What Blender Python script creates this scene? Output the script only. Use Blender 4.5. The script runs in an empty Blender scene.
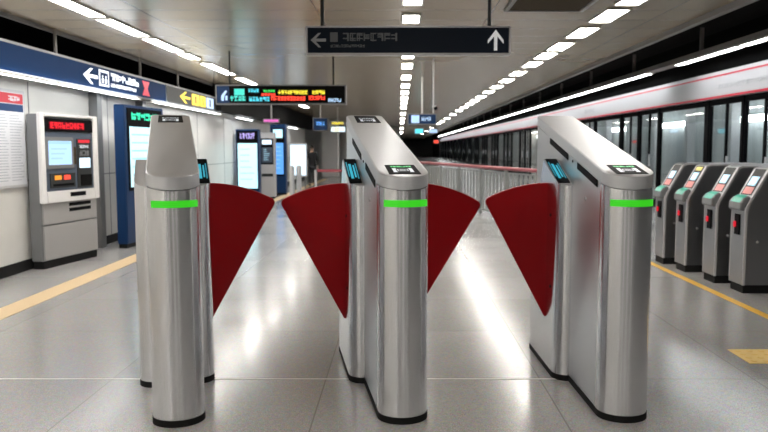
import bpy, bmesh, math, random
from mathutils import Vector, Matrix
R = math.radians
sc = bpy.context.scene
COL = sc.collection

# ------------------------------------------------------------------ materials
def pmat(name, col, rough=.5, metal=0., emit=None, es=1., coat=0., spec=.5, aniso=0.):
    m = bpy.data.materials.new(name); m.use_nodes = True
    b = m.node_tree.nodes['Principled BSDF']
    b.inputs['Base Color'].default_value = (*col, 1)
    b.inputs['Roughness'].default_value = rough
    b.inputs['Metallic'].default_value = metal
    b.inputs['Specular IOR Level'].default_value = spec
    b.inputs['Coat Weight'].default_value = coat
    b.inputs['Anisotropic'].default_value = aniso
    if emit:
        b.inputs['Emission Color'].default_value = (*emit, 1)
        b.inputs['Emission Strength'].default_value = es
    return m

def nodes(m): return m.node_tree.nodes, m.node_tree.links, m.node_tree.nodes['Principled BSDF']

def add_noise(m, scale, c0, c1, stretch=(1, 1, 1), bump=0., lo=.35, hi=.65, detail=4):
    n, l, b = nodes(m)
    tc = n.new('ShaderNodeTexCoord'); mp = n.new('ShaderNodeMapping')
    mp.inputs['Scale'].default_value = stretch
    nz = n.new('ShaderNodeTexNoise'); nz.inputs['Scale'].default_value = scale; nz.inputs['Detail'].default_value = detail
    cr = n.new('ShaderNodeValToRGB')
    cr.color_ramp.elements[0].position = lo; cr.color_ramp.elements[1].position = hi
    cr.color_ramp.elements[0].color = (*c0, 1); cr.color_ramp.elements[1].color = (*c1, 1)
    l.new(tc.outputs['Object'], mp.inputs['Vector']); l.new(mp.outputs['Vector'], nz.inputs['Vector'])
    l.new(nz.outputs['Fac'], cr.inputs['Fac']); l.new(cr.outputs['Color'], b.inputs['Base Color'])
    if bump:
        bp = n.new('ShaderNodeBump'); bp.inputs['Strength'].default_value = bump; bp.inputs['Distance'].default_value = .002
        l.new(nz.outputs['Fac'], bp.inputs['Height']); l.new(bp.outputs['Normal'], b.inputs['Normal'])
    return m

def steel(name, v, rough, dark=.93, aniso=0., metal=1.):
    m = pmat(name, (v, v, v*1.03), rough, metal)
    n, l, b = nodes(m)
    tc = n.new('ShaderNodeTexCoord'); mp = n.new('ShaderNodeMapping'); mp.inputs['Scale'].default_value = (260, 260, 2.5)
    nz = n.new('ShaderNodeTexNoise'); nz.inputs['Scale'].default_value = 1; nz.inputs['Detail'].default_value = 3
    l.new(tc.outputs['Object'], mp.inputs['Vector']); l.new(mp.outputs['Vector'], nz.inputs['Vector'])
    mr = n.new('ShaderNodeMapRange'); mr.inputs['To Min'].default_value = rough-.05; mr.inputs['To Max'].default_value = rough+.06
    l.new(nz.outputs['Fac'], mr.inputs['Value']); l.new(mr.outputs['Result'], b.inputs['Roughness'])
    if aniso:
        ge = n.new('ShaderNodeNewGeometry'); c1 = n.new('ShaderNodeVectorMath'); c1.operation = 'CROSS_PRODUCT'; c1.inputs[1].default_value = (0, 0, 1)
        c2 = n.new('ShaderNodeVectorMath'); c2.operation = 'CROSS_PRODUCT'
        l.new(ge.outputs['Normal'], c1.inputs[0]); l.new(c1.outputs[0], c2.inputs[0]); l.new(ge.outputs['Normal'], c2.inputs[1])
        l.new(c2.outputs[0], b.inputs['Tangent']); b.inputs['Anisotropic'].default_value = aniso
    cr = n.new('ShaderNodeValToRGB')
    cr.color_ramp.elements[0].color = (v*dark*.985, v*dark, v*dark*1.03, 1); cr.color_ramp.elements[1].color = (v*.985, v, v*1.035, 1)
    l.new(nz.outputs['Fac'], cr.inputs['Fac']); l.new(cr.outputs['Color'], b.inputs['Base Color'])
    return m

def emi(name, col, s): return pmat(name, (col[0]*.5, col[1]*.5, col[2]*.5), .4, 0, col, s)

M = {}
M['steel'] = steel('brushed_steel', .82, .23, .93, .85)
M['lid'] = steel('satin_steel_lid', .60, .44, .96, 0, .7)
M['steel_side'] = steel('brushed_steel_panel', .72, .40, .95, .6)
M['steel_dark'] = steel('turnstile_steel', .34, .36)
M['black'] = pmat('black_plastic', (.004, .004, .005), .6, spec=.05)
M['rubber'] = pmat('black_rubber', (.010, .010, .010), .7, spec=.15)
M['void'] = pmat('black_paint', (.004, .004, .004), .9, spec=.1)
M['red'] = pmat('dark_red_acrylic', (.28, .001, .004), .3, 0, coat=.0, spec=.2)
M['red_edge'] = pmat('red_acrylic_edge', (.62, .03, .04), .3)
M['green_led'] = emi('green_led', (.035, .55, .012), .8)
M['green_dim'] = emi('green_text_light', (.1, .6, .2), .8)
M['icon'] = emi('white_icon', (.75, .8, .85), .5)
M['cyan'] = emi('cyan_display', (.04, .45, .6), .7)
M['cyan_dim'] = emi('teal_display', (.02, .25, .35), .7)
M['lamp'] = emi('lamp_diffuser', (1., .955, .895), 34)
M['lamp_cool'] = emi('cool_lamp_diffuser', (.95, .98, 1.), 20)
M['lamp_frame'] = pmat('lamp_frame', (.5, .48, .44), .4)
M['white_panel'] = pmat('white_wall_panel', (.66, .65, .62), .3)
M['white_paint'] = pmat('white_paint', (.78, .77, .76), .4)
M['beige'] = pmat('beige_paint', (.55, .52, .46), .5)
M['grey'] = pmat('grey_paint', (.17, .175, .18), .4)
M['lightgrey'] = pmat('light_grey_paint', (.48, .48, .49), .35)
M['machine_lower'] = pmat('machine_grey', (.33, .325, .32), .4)
M['slate'] = pmat('slate_panel', (.06, .08, .115), .35)
M['navy'] = pmat('navy_panel', (.008, .035, .11), .4, spec=.2)
M['navy_lit'] = pmat('navy_sign_face', (.002, .016, .055), .6, emit=(.002,.018,.06), es=.4, spec=.05)
M['charcoal'] = pmat('charcoal_sign', (.03, .032, .032), .5, spec=.15)
M['sign_black'] = pmat('dark_sign_face', (.008, .012, .02), .5, spec=.08)
M['sign_white'] = emi('lit_white_lettering', (.9, .95, 1.), 1.3)
M['sign_grey'] = pmat('grey_lettering', (.10, .11, .115), .5)
M['arrow_grey'] = pmat('pale_arrow', (.75, .77, .78), .5, emit=(.6,.62,.63), es=.35)
M['yellow_lit'] = emi('lit_yellow', (1., .75, .02), 1.1)
M['led_yellow'] = emi('led_yellow', (.9, .75, .05), 1.0)
M['led_red'] = emi('led_red', (1., .06, .03), 1.3)
M['led_green'] = emi('led_green', (.05, .7, .12), 1.0)
M['header_green'] = emi('green_header', (.02, .75, .4), 1.)
M['led_cyan'] = emi('led_cyan', (.08, .6, .75), 1.0)
M['teal_box'] = emi('teal_box', (.05, .6, .5), 1.0)
M['sky_blue'] = emi('lit_light_blue', (.45, .65, .9), .9)
M['scr_white'] = emi('white_screen', (.72, .88, 1.), 1.15)
M['scr_cyan'] = emi('pale_cyan_screen', (.55, .9, 1.), 1.05)
M['scr_blue'] = emi('blue_screen', (.1, .35, .85), 1.0)
M['scr_line'] = emi('screen_content', (.35, .6, .75), .8)
M['purple'] = emi('purple_header', (.5, .42, .9), .9)
M['magenta'] = emi('magenta_sign', (.75, .15, .55), .8)
M['red_lit'] = emi('red_sign', (.8, .01, .03), .55)
M['orange'] = emi('orange_button', (1., .35, .02), .7)
M['paper'] = pmat('poster_paper', (.62, .63, .66), .5)
M['paper_ink'] = pmat('poster_print', (.33, .35, .40), .5)
M['poster_red'] = pmat('poster_red', (.65, .03, .05), .4)
M['band'] = pmat('white_band', (.56, .555, .565), .35)
M['band_red'] = pmat('band_red', (.62, .02, .05), .35)
M['band_print'] = pmat('band_print', (.5, .5, .52), .4)
M['rail_red'] = pmat('pinkish_red_rail', (.36, .07, .09), .4)
M['slat'] = pmat('fence_slat', (.27, .28, .27), .4)
M['green_key'] = pmat('teal_label', (.03, .35, .25), .4)
M['pink_key'] = pmat('pink_label', (.6, .17, .16), .4)
M['yellow_key'] = pmat('yellow_label', (.65, .55, .08), .4)
M['coat'] = pmat('black_coat', (.012, .012, .014), .8)
M['trousers'] = pmat('dark_trousers', (.03, .03, .035), .8)
M['skin'] = pmat('skin', (.45, .28, .2), .6)
M['hair'] = pmat('black_hair', (.01, .008, .007), .6)
M['hatch'] = pmat('brown_panel', (.06, .045, .028), .7, spec=.1)
M['tactile'] = pmat('tactile_pale_orange', (.62, .46, .26), .45)
M['tactile_y'] = pmat('tactile_yellow', (.72, .5, .16), .45)
M['yellow_line'] = pmat('yellow_line', (.72, .42, .06), .4)
M['strip'] = pmat('pale_strip', (.62, .61, .58), .35)
M['trunk'] = pmat('lamp_trunking', (.22, .21, .20), .4)
M['tunnel'] = add_noise(pmat('tunnel_wall', (.2, .2, .2), .5), 2, (.30, .33, .34), (.5, .53, .53), (1, 1.2, .1))
add_noise(M['white_panel'], 1.5, (.60, .59, .56), (.66, .65, .62))

# glass pane: mirror-like reflection over see-through
def glass(name, tint, refl):
    m = bpy.data.materials.new(name); m.use_nodes = True
    n, l = m.node_tree.nodes, m.node_tree.links; n.clear()
    o = n.new('ShaderNodeOutputMaterial'); mx = n.new('ShaderNodeMixShader')
    t = n.new('ShaderNodeBsdfTransparent'); t.inputs['Color'].default_value = (*tint, 1)
    g = n.new('ShaderNodeBsdfGlossy'); g.inputs['Roughness'].default_value = .03
    ge = n.new('ShaderNodeNewGeometry'); io = n.new('ShaderNodeMapRange'); io.inputs['To Min'].default_value = 1.5; io.inputs['To Max'].default_value = 1/1.5
    l.new(ge.outputs['Backfacing'], io.inputs['Value'])
    f = n.new('ShaderNodeFresnel'); l.new(io.outputs['Result'], f.inputs['IOR'])
    a = n.new('ShaderNodeMath'); a.operation = 'MULTIPLY_ADD'; a.inputs[1].default_value = 1.1; a.inputs[2].default_value = refl
    l.new(f.outputs['Fac'], a.inputs[0]); l.new(a.outputs[0], mx.inputs[0])
    l.new(t.outputs[0], mx.inputs[1]); l.new(g.outputs[0], mx.inputs[2]); l.new(mx.outputs[0], o.inputs['Surface'])
    return m
M['glass'] = glass('door_glass', (.86, .9, .9), .05)

def line_mask(n, l, coord, period, off, width):
    """1 on thin joints of a regular grid along one coordinate"""
    a = n.new('ShaderNodeMath'); a.operation = 'SUBTRACT'; a.inputs[1].default_value = off - width/2; l.new(coord, a.inputs[0])
    b = n.new('ShaderNodeMath'); b.operation = 'DIVIDE'; b.inputs[1].default_value = period; l.new(a.outputs[0], b.inputs[0])
    c = n.new('ShaderNodeMath'); c.operation = 'FRACT'; l.new(b.outputs[0], c.inputs[0])
    d = n.new('ShaderNodeMath'); d.operation = 'LESS_THAN'; d.inputs[1].default_value = width/period; l.new(c.outputs[0], d.inputs[0])
    return d.outputs[0]

def floor_mat():
    m = pmat('polished_terrazzo', (.4, .4, .4), .13, 0, coat=.0, spec=.75)
    n, l, b = nodes(m)
    tc = n.new('ShaderNodeTexCoord'); sp = n.new('ShaderNodeSeparateXYZ'); l.new(tc.outputs['Object'], sp.inputs[0])
    v = n.new('ShaderNodeTexVoronoi'); v.inputs['Scale'].default_value = 75; l.new(tc.outputs['Object'], v.inputs['Vector'])
    nz = n.new('ShaderNodeTexNoise'); nz.inputs['Scale'].default_value = 160; nz.inputs['Detail'].default_value = 3; l.new(tc.outputs['Object'], nz.inputs['Vector'])
    cr = n.new('ShaderNodeValToRGB'); cr.color_ramp.elements[0].position = .38; cr.color_ramp.elements[1].position = .62
    cr.color_ramp.elements[0].color = (.29, .28, .275, 1); cr.color_ramp.elements[1].color = (.48, .47, .46, 1)
    l.new(nz.outputs['Fac'], cr.inputs['Fac'])
    mx = n.new('ShaderNodeMix'); mx.data_type = 'RGBA'; mx.blend_type = 'MULTIPLY'; mx.inputs['Factor'].default_value = .25
    l.new(cr.outputs['Color'], mx.inputs[6]); l.new(v.outputs['Color'], mx.inputs[7])
    # one shade per slab
    sx = n.new('ShaderNodeVectorMath'); sx.operation = 'DIVIDE'; sx.inputs[1].default_value = (1.3, 1.2, 1); 
    so = n.new('ShaderNodeVectorMath'); so.operation = 'SUBTRACT'; so.inputs[1].default_value = (.85, 4.456-2.4, 0)
    l.new(tc.outputs['Object'], so.inputs[0]); l.new(so.outputs[0], sx.inputs[0])
    fl = n.new('ShaderNodeVectorMath'); fl.operation = 'FLOOR'; l.new(sx.outputs[0], fl.inputs[0])
    wn = n.new('ShaderNodeTexWhiteNoise'); l.new(fl.outputs[0], wn.inputs['Vector'])
    mr = n.new('ShaderNodeMapRange'); mr.inputs['To Min'].default_value = .9; mr.inputs['To Max'].default_value = 1.05; l.new(wn.outputs['Value'], mr.inputs['Value'])
    mu = n.new('ShaderNodeVectorMath'); mu.operation = 'SCALE'; l.new(mx.outputs[2], mu.inputs[0]); l.new(mr.outputs['Result'], mu.inputs['Scale'])
    jx = line_mask(n, l, sp.outputs['X'], 1.3, .85, .008); jy = line_mask(n, l, sp.outputs['Y'], 1.2, 4.456, .008)
    mxj = n.new('ShaderNodeMath'); mxj.operation = 'MAXIMUM'; l.new(jx, mxj.inputs[0]); l.new(jy, mxj.inputs[1])
    mj = n.new('ShaderNodeMix'); mj.data_type = 'RGBA'; l.new(mxj.outputs[0], mj.inputs[0]); l.new(mu.outputs[0], mj.inputs[6]); mj.inputs[7].default_value = (.22, .21, .20, 1)
    l.new(mj.outputs[2], b.inputs['Base Color'])
    n2 = n.new('ShaderNodeTexNoise'); n2.inputs['Scale'].default_value = 1.2; l.new(tc.outputs['Object'], n2.inputs['Vector'])
    m2 = n.new('ShaderNodeMapRange'); m2.inputs['To Min'].default_value = .12; m2.inputs['To Max'].default_value = .27; l.new(n2.outputs['Fac'], m2.inputs['Value'])
    l.new(m2.outputs['Result'], b.inputs['Roughness'])
    n3 = n.new('ShaderNodeTexNoise'); n3.inputs['Scale'].default_value = 3.5; l.new(tc.outputs['Object'], n3.inputs['Vector'])
    bp = n.new('ShaderNodeBump'); bp.inputs['Strength'].default_value = .06; bp.inputs['Distance'].default_value = .01
    l.new(n3.outputs['Fac'], bp.inputs['Height']); l.new(bp.outputs['Normal'], b.inputs['Normal'])
    return m
M['floor'] = floor_mat()

def ceil_mat():
    m = pmat('ceiling_panels', (.4, .37, .32), .3, .12, spec=.8)
    n, l, b = nodes(m)
    tc = n.new('ShaderNodeTexCoord'); sp = n.new('ShaderNodeSeparateXYZ'); l.new(tc.outputs['Object'], sp.inputs[0])
    jy = line_mask(n, l, sp.outputs['Y'], .6, 0, .018); jx = line_mask(n, l, sp.outputs['X'], 1.8, .95, .012)
    mxj = n.new('ShaderNodeMath'); mxj.operation = 'MAXIMUM'; l.new(jx, mxj.inputs[0]); l.new(jy, mxj.inputs[1])
    mj = n.new('ShaderNodeMix'); mj.data_type = 'RGBA'; l.new(mxj.outputs[0], mj.inputs[0])
    nz = n.new('ShaderNodeTexNoise'); nz.inputs['Scale'].default_value = .8; l.new(tc.outputs['Object'], nz.inputs['Vector'])
    cr = n.new('ShaderNodeValToRGB'); cr.color_ramp.elements[0].color = (.30, .235, .155, 1); cr.color_ramp.elements[1].color = (.38, .31, .215, 1)
    l.new(nz.outputs['Fac'], cr.inputs['Fac']); l.new(cr.outputs['Color'], mj.inputs[6]); mj.inputs[7].default_value = (.16, .14, .12, 1)
    l.new(mj.outputs[2], b.inputs['Base Color'])
    b.inputs['Roughness'].default_value = .24
    bp = n.new('ShaderNodeBump'); bp.inputs['Strength'].default_value = .1; bp.inputs['Distance'].default_value = .01
    n3 = n.new('ShaderNodeTexNoise'); n3.inputs['Scale'].default_value = 2.2; l.new(tc.outputs['Object'], n3.inputs['Vector'])
    l.new(n3.outputs['Fac'], bp.inputs['Height']); l.new(bp.outputs['Normal'], b.inputs['Normal'])
    return m
M['ceiling'] = ceil_mat()

# ------------------------------------------------------------------ mesh helpers
class MB:
    def __init__(s): s.v = []; s.f = []
    def add(s, vs, fs):
        k = len(s.v); s.v += [tuple(p) for p in vs]; s.f += [tuple(i+k for i in f) for f in fs]; return s
    def box(s, x0, x1, y0, y1, z0, z1):
        return s.add([(x0,y0,z0),(x1,y0,z0),(x1,y1,z0),(x0,y1,z0),(x0,y0,z1),(x1,y0,z1),(x1,y1,z1),(x0,y1,z1)],
                     [(0,3,2,1),(4,5,6,7),(0,1,5,4),(1,2,6,5),(2,3,7,6),(3,0,4,7)])
    def prism(s, poly, zb, zt):
        """vertical prism over a plan polygon; zb / zt are numbers or functions of (x, y)"""
        n = len(poly); fb = zb if callable(zb) else (lambda x, y: zb); ft = zt if callable(zt) else (lambda x, y: zt)
        vs = [(x, y, fb(x, y)) for x, y in poly] + [(x, y, ft(x, y)) for x, y in poly]
        fs = [tuple(reversed(range(n))), tuple(range(n, 2*n))] + [(i, (i+1) % n, n+(i+1) % n, n+i) for i in range(n)]
        return s.add(vs, fs)
    def slab(s, pts, off):
        """closed slab: polygon of 3-D points thickened by the vector off"""
        n = len(pts); o = Vector(off)
        vs = [Vector(p) for p in pts] + [Vector(p)+o for p in pts]
        return s.add(vs, [tuple(reversed(range(n))), tuple(range(n, 2*n))] + [(i, (i+1) % n, n+(i+1) % n, n+i) for i in range(n)])
    def tube(s, a, b, r, n=16, r2=None):
        a, b = Vector(a), Vector(b); d = (b-a).normalized(); r2 = r if r2 is None else r2
        u = d.orthogonal().normalized(); w = d.cross(u)
        vs = []
        for p, q in ((a, r), (b, r2)):
            for i in range(n):
                t = 2*math.pi*i/n; vs.append(p + u*math.cos(t)*q + w*math.sin(t)*q)
        return s.add(vs, [tuple(reversed(range(n))), tuple(range(n, 2*n))] + [(i, (i+1) % n, n+(i+1) % n, n+i) for i in range(n)])
    def build(s, name, mat, parent=None, bevel=0., smooth=False, seg=2):
        me = bpy.data.meshes.new(name); me.from_pydata(s.v, [], s.f)
        bm = bmesh.new(); bm.from_mesh(me); bmesh.ops.recalc_face_normals(bm, faces=bm.faces)
        if bevel:
            es = [e for e in bm.edges if len(e.link_faces) == 2 and e.calc_face_angle(0) > R(35)]
            bmesh.ops.bevel(bm, geom=es, offset=bevel, segments=seg, affect='EDGES', clamp_overlap=True)
        bm.to_mesh(me); bm.free()
        if smooth:
            for p in me.polygons: p.use_smooth = True
            me.set_sharp_from_angle(angle=R(38))
        me.materials.append(M[mat] if isinstance(mat, str) else mat)
        o = bpy.data.objects.new(name, me); COL.objects.link(o)
        if parent is not None: o.parent = parent
        return o

def tag(o, label=None, cat=None, group=None, kind=None):
    if label: o['label'] = label
    if cat: o['category'] = cat
    if group: o['group'] = group
    if kind: o['kind'] = kind
    return o
def thing(name, loc, rz=0., label=None, cat=None, group=None):
    o = bpy.data.objects.new(name, None); COL.objects.link(o); o.empty_display_size = .1
    o.location = loc; o.rotation_euler = (0, 0, rz)
    return tag(o, label, cat, group)
def copy_tree(o, parent=None):
    c = o.copy(); COL.objects.link(c)
    if parent is not None: c.parent = parent
    for ch in list(o.children): copy_tree(ch, c)
    return c
def struct(name, mb, mat, bevel=0.):
    o = mb.build(name, mat, None, bevel); o['kind'] = 'structure'; return o

# drawing on a face: frame = origin, right, up, outward normal
class Face:
    def __init__(s, o, u, v, n): s.o, s.u, s.v, s.n = Vector(o), Vector(u), Vector(v), Vector(n)
    def p(s, a, b, c=0.): return s.o + s.u*a + s.v*b + s.n*c
    def rect(s, mb, a0, a1, b0, b1, t=.003, base=0.):
        return mb.slab([s.p(a0,b0,base), s.p(a1,b0,base), s.p(a1,b1,base), s.p(a0,b1,base)], s.n*t)
    def poly(s, mb, pts, t=.003, base=0.): return mb.slab([s.p(a,b,base) for a, b in pts], s.n*t)
def arrow_pts(cx, cy, w, h, d):
    """block arrow, d = 'l' or 'u'"""
    k = .19
    pts = [(-.5,0),(0,.5),(.17,.5),(-.17,k*.55),(.5,k*.55),(.5,-k*.55),(-.17,-k*.55),(.17,-.5),(0,-.5)]
    if d == 'l': return [(cx+x*w, cy+y*h) for x, y in pts]
    return [(cx+y*w, cy-x*h) for x, y in pts]
def glyphs(F, mb, a0, a1, b0, b1, n, seed, t=.003, base=0., dense=.16):
    """a row of dense square characters drawn with strokes"""
    rnd = random.Random(seed); w = (a1-a0)/n; h = b1-b0; g = dense*min(w, h)
    for i in range(n):
        x0 = a0+i*w+w*.07; x1 = a0+(i+1)*w-w*.07
        for r in rnd.sample([0, .28, .5, .78, 1.], rnd.choice([2, 3, 3])):
            y = b0+(h-g)*r; F.rect(mb, x0, x1, y, y+g, t, base)
        for r in rnd.sample([0, .42, .85, 1.], rnd.choice([1, 2, 2])):
            x = x0+(x1-x0-g)*r; F.rect(mb, x, x+g, b0, b1, t, base+.0004)

# ------------------------------------------------------------------ layout constants
H = 1.4                                     # eye height
ZC = 2.80                                   # ceiling height
YB, YE = -6., 140.                           # hall ends

# ------------------------------------------------------------------ the setting
struct('floor', MB().box(-9, 6.25, YB, YE, -.15, 0), 'floor')
struct('ceiling', MB().box(-4.1, 3.2, YB, YE-1, ZC, ZC+.08), 'ceiling')
struct('trim_1', MB().box(3.2, 3.27, YB, YE-1, ZC-.06, ZC+.1), 'trunk')            # ceiling edge towards the platform
struct('trim_2', MB().box(-4.14, -4.1, YB, YE-1, ZC-.04, ZC+.1), 'trunk')
struct('ceiling_upper', MB().box(-9, 8.4, YB, YE, 3.6, 3.7), 'void')
struct('wall_left', MB().box(-4.50, -4.30, YB, 34, 0, 2.5), 'white_panel')
struct('wall_left_upper', MB().box(-5.4, -5.2, YB, 34, 2.5, 3.6), 'void')
struct('wall_left_far', MB().box(-9.2, -9, 34, 50.2, 0, 3.6), 'beige')
struct('wall_left_return', MB().box(-9, -4.30, 33.9, 34.1, 0, 3.6), 'beige')
struct('wall_back', MB().box(-9, 6.2, YB-.2, YB, 0, 3.6), 'grey')
for i, x in enumerate((-5.2, -2.3, .5, 3.4)): struct('column_added_%d' % (i+1), MB().box(x, x+.9, YB, YB+.5, 0, ZC), 'white_paint')  # unseen white columns, added so the gate steel reflects bright bands
struct('wall_far', MB().box(-.2, 8.4, YE, YE+.2, -.9, 3.6), 'white_paint')
struct('wall_far_left', MB().box(-9, 0, 50, 50.2, 0, 3.6), 'white_paint')
struct('wall_far_side', MB().box(-.2, 0, 50.2, YE, 0, 3.6), 'beige')
struct('wall_right', MB().box(6.0, 6.2, YB, 10.0, 0, 3.6), 'grey')
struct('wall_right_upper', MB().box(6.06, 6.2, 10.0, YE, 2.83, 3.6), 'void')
struct('wall_right_tunnel', MB().box(8.2, 8.4, YB, YE, -.9, 3.6), 'tunnel')
struct('floor_tunnel', MB().box(6.25, 8.2, YB, YE, -.95, -.8), 'grey')
struct('baseboard_left', MB().box(-4.30, -4.275, YB, 34, 0, .12), 'rubber')
tr = MB()
for y in (6.2, 8.75, 11.1, 13.6, 16, 18.4): tr.box(-4.30, -4.297, y, y+.02, .12, 2.16)
tr.box(-4.30, -4.297, YB, 34, 1.02, 1.035)
struct('trim_3', tr, 'grey')
# pilasters behind the machines
pl = MB()
for y in (10.45, 12.3): pl.box(-4.30, -4.18, y, y+.16, 0, 2.16)
struct('trim_4', pl, 'grey')
# floor markings
struct('trim_5', MB().box(-3.50, -3.26, YB, 34, 0, .004), 'tactile')
struct('trim_6', MB().add([(3.02,4.5,.0),(3.10,4.5,0),(3.10,24,0),(3.02,24,0),(3.02,4.5,.003),(3.10,4.5,.003),(3.10,24,.003),(3.02,24,.003)],
        [(0,3,2,1),(4,5,6,7),(0,1,5,4),(1,2,6,5),(2,3,7,6),(3,0,4,7)]), 'yellow_line')
tp = MB().box(2.28, 3.0, 4.78, 5.12, 0, .004)
for i in range(9):
    for j in range(4): tp.tube((2.33+i*.08, 4.83+j*.08, .004), (2.33+i*.08, 4.83+j*.08, .009), .025, 8, .018)
struct('trim_7', tp, 'tactile_y')
struct('trim_8', MB().box(-9, 1.1, 4.448, 4.464, 0, .0015), 'strip')
# black bulkhead beyond the hanging fascia signs
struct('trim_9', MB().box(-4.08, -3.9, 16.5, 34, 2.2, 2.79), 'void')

# ------------------------------------------------------------------ flap gates
GL = 1.75; GW = .13
def ztop(x, y): return 1.262 + .212*min(max(y, -.05), 3)
def gate(name, loc, yaw, label, left, right, reader_near, reader_far, wing_l, wing_r, screens):
    t = thing(name, loc, yaw, label, 'turnstile', 'flap barrier gates with red wings')
    LID = .068
    nose = [(GW*math.cos(a), .125 - .125*math.sin(a)) for a in [math.pi*i/28 for i in range(29)]]   # right -> front -> left
    nose = [(x, y) for x, y in nose]
    # lid: whole plan
    rc = .035
    rear = [(-GW, GL-rc)] + [(-GW+rc-rc*math.cos(a), GL-rc+rc*math.sin(a)) for a in (R(30), R(60), R(90))] + \
           [(GW-rc+rc*math.sin(a), GL-rc+rc*math.cos(a)) for a in (0, R(30), R(60), R(90))]
    plan = nose + rear
    lid = MB(); n = len(plan)
    def ins(poly, d):
        cx, cy = 0, GL/2
        return [(x*(GW-d)/GW, cy+(y-cy)*(GL/2-d)/(GL/2)) for x, y in poly]
    p1, p2 = plan, ins(plan, .006)
    vs = [(x, y, ztop(x, y)-LID) for x, y in p1] + [(x, y, ztop(x, y)-.006) for x, y in p1] + [(x, y, ztop(x, y)) for x, y in p2]
    fs = [tuple(range(n))] + [(i, (i+1) % n, n+(i+1) % n, n+i) for i in range(n)] + \
         [(n+i, n+(i+1) % n, 2*n+(i+1) % n, 2*n+i) for i in range(n)] + [tuple(range(2*n, 3*n))]
    lid.add(vs, fs); lo = lid.build('lid', 'lid', t, smooth=True)
    # front column (rounded nose) and side casing, separated by a fine joint
    SP = .15
    cp = ins(nose, .0005) + [(-GW+.0005, SP), (GW-.0005, SP)]
    MB().prism(cp, .036, lambda x, y: ztop(x, y)-LID-.004).build('front_column', 'steel', t, smooth=True)
    mp = [(GW-.002, SP+.003), (-GW+.002, SP+.003)] + [(x*.985, y-.001) for x, y in rear]
    MB().prism(mp, .036, lambda x, y: ztop(x, y)-LID-.004)  .build('side_casing', 'steel_side', t, smooth=True)
    # housings for the wings
    pw = .085; y0, y1 = .70, 1.45
    def house(s):
        arc = [(GW + pw*math.sin(a), y0 + .1*(1-math.cos(a))) for a in [R(90)*i/12 for i in range(13)]]
        pl_ = [(GW-.005, y0)] + arc[1:] + [(GW+pw, y) for y in (.9, 1.1, 1.13, 1.25, y1)] + [(GW-.005, y) for y in (y1, 1.25, 1.13, 1.1, .9)]
        def zt(x, y):
            if y <= 1.1: return 1.178 + (y-y0)*.375
            if y <= 1.25: return 1.328 - (y-1.1)*1.5
            return 1.10
        pl_ = [(s*x, y) for x, y in pl_]
        m = MB(); nn = len(pl_)
        vs = [(x, y, .036) for x, y in pl_] + [(x, y, zt(x, y)) for x, y in pl_]
        fs = [(i, (i+1) % nn, nn+(i+1) % nn, nn+i) for i in range(nn)] + [tuple(range(nn))]
        # top in strips: indices of the outer and inner sides
        m.add(vs, fs)
        k = nn-5                                                 # inner points start (y1 .. .9)
        outer = list(range(k-5, k)); inner = list(range(k, nn))[::-1]
        m.f.append(tuple(nn+i for i in list(range(0, k-4)) + [nn-1]))
        for i in range(4): m.f.append((nn+outer[i], nn+outer[i+1], nn+inner[i+1], nn+inner[i]))
        h = m.build('wing_housing', 'steel', t, smooth=True)
        h.data.materials.append(M['lid'])
        for p in h.data.polygons:
            if p.normal.z > .3: p.material_index = 1
        # sensor eyes on the side of the housing
        for ey, ez in ((.88, .99), (.86, .55)): MB().tube((s*(GW+pw-.004), ey, ez), (s*(GW+pw+.004), ey, ez), .009, 12).build('sensor_eye', 'black', h, smooth=True)
        if screens:
            sl = math.atan(.375); F = Face((s*(GW+pw*.5), .765, 1.178+.065*.375+.001), (1, 0, 0), (0, math.cos(sl), math.sin(sl)), (0, -math.sin(sl), math.cos(sl)))
            if screens == 'both' or screens == s:
                b = MB(); F.rect(b, -.036, .038, -.03, .35, .006); sco = b.build('display', 'black', h, bevel=.002)
                c = MB(); F.rect(c, -.018, -.002, .03, .26, .001, .006); F.rect(c, .006, .016, .05, .24, .001, .006); c.build('display_text', 'cyan', sco)
                c2 = MB(); F.rect(c2, -.032, -.024, .06, .29, .001, .006); F.rect(c2, .022, .030, .03, .27, .001, .006); c2.build('display_glow', 'cyan_dim', sco)
        return h
    hs = []
    if left: hs.append(house(-1))
    if right: hs.append(house(1))
    # plinth
    b = MB().prism([(x*1.006, y) for x, y in ins(plan, -.001)], 0, .034)
    for s in [q for q, f in ((-1, left), (1, right)) if f]:
        arc = [(GW + (pw+.001)*math.sin(a), y0-.001 + .1*(1-math.cos(a))) for a in [R(90)*i/12 for i in range(13)]]
        b.prism([(s*x, y) for x, y in [(GW-.01, y0)] + arc + [(GW+pw+.001, y1+.001), (GW-.01, y1+.001)]], 0, .034)
    b.build('plinth', 'rubber', t, smooth=True)
    # light band wrapped on the nose
    ang = [R(30 + (143-30)*i/24) for i in range(25)]
    vs = []
    for r, z in ((0.0005, 1.108), (.004, 1.108), (.004, 1.142), (.0005, 1.142)):
        vs += [((GW+r)*math.cos(a), .125-(.125+r)*math.sin(a), z) for a in ang]
    g = MB(); k = 25
    fs = [(i, i+1, k+i+1, k+i) for i in range(24)] + [(k+i, k+i+1, 2*k+i+1, 2*k+i) for i in range(24)] + [(2*k+i, 2*k+i+1, 3*k+i+1, 3*k+i) for i in range(24)] + \
         [(3*k+i, 3*k+i+1, i+1, i) for i in range(24)] + [(0, k, 2*k, 3*k), (24, 4*k-1, 3*k-1, 2*k-1)]
    g.add(vs, fs); g.build('light_band', 'green_led', t, smooth=True)
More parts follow.
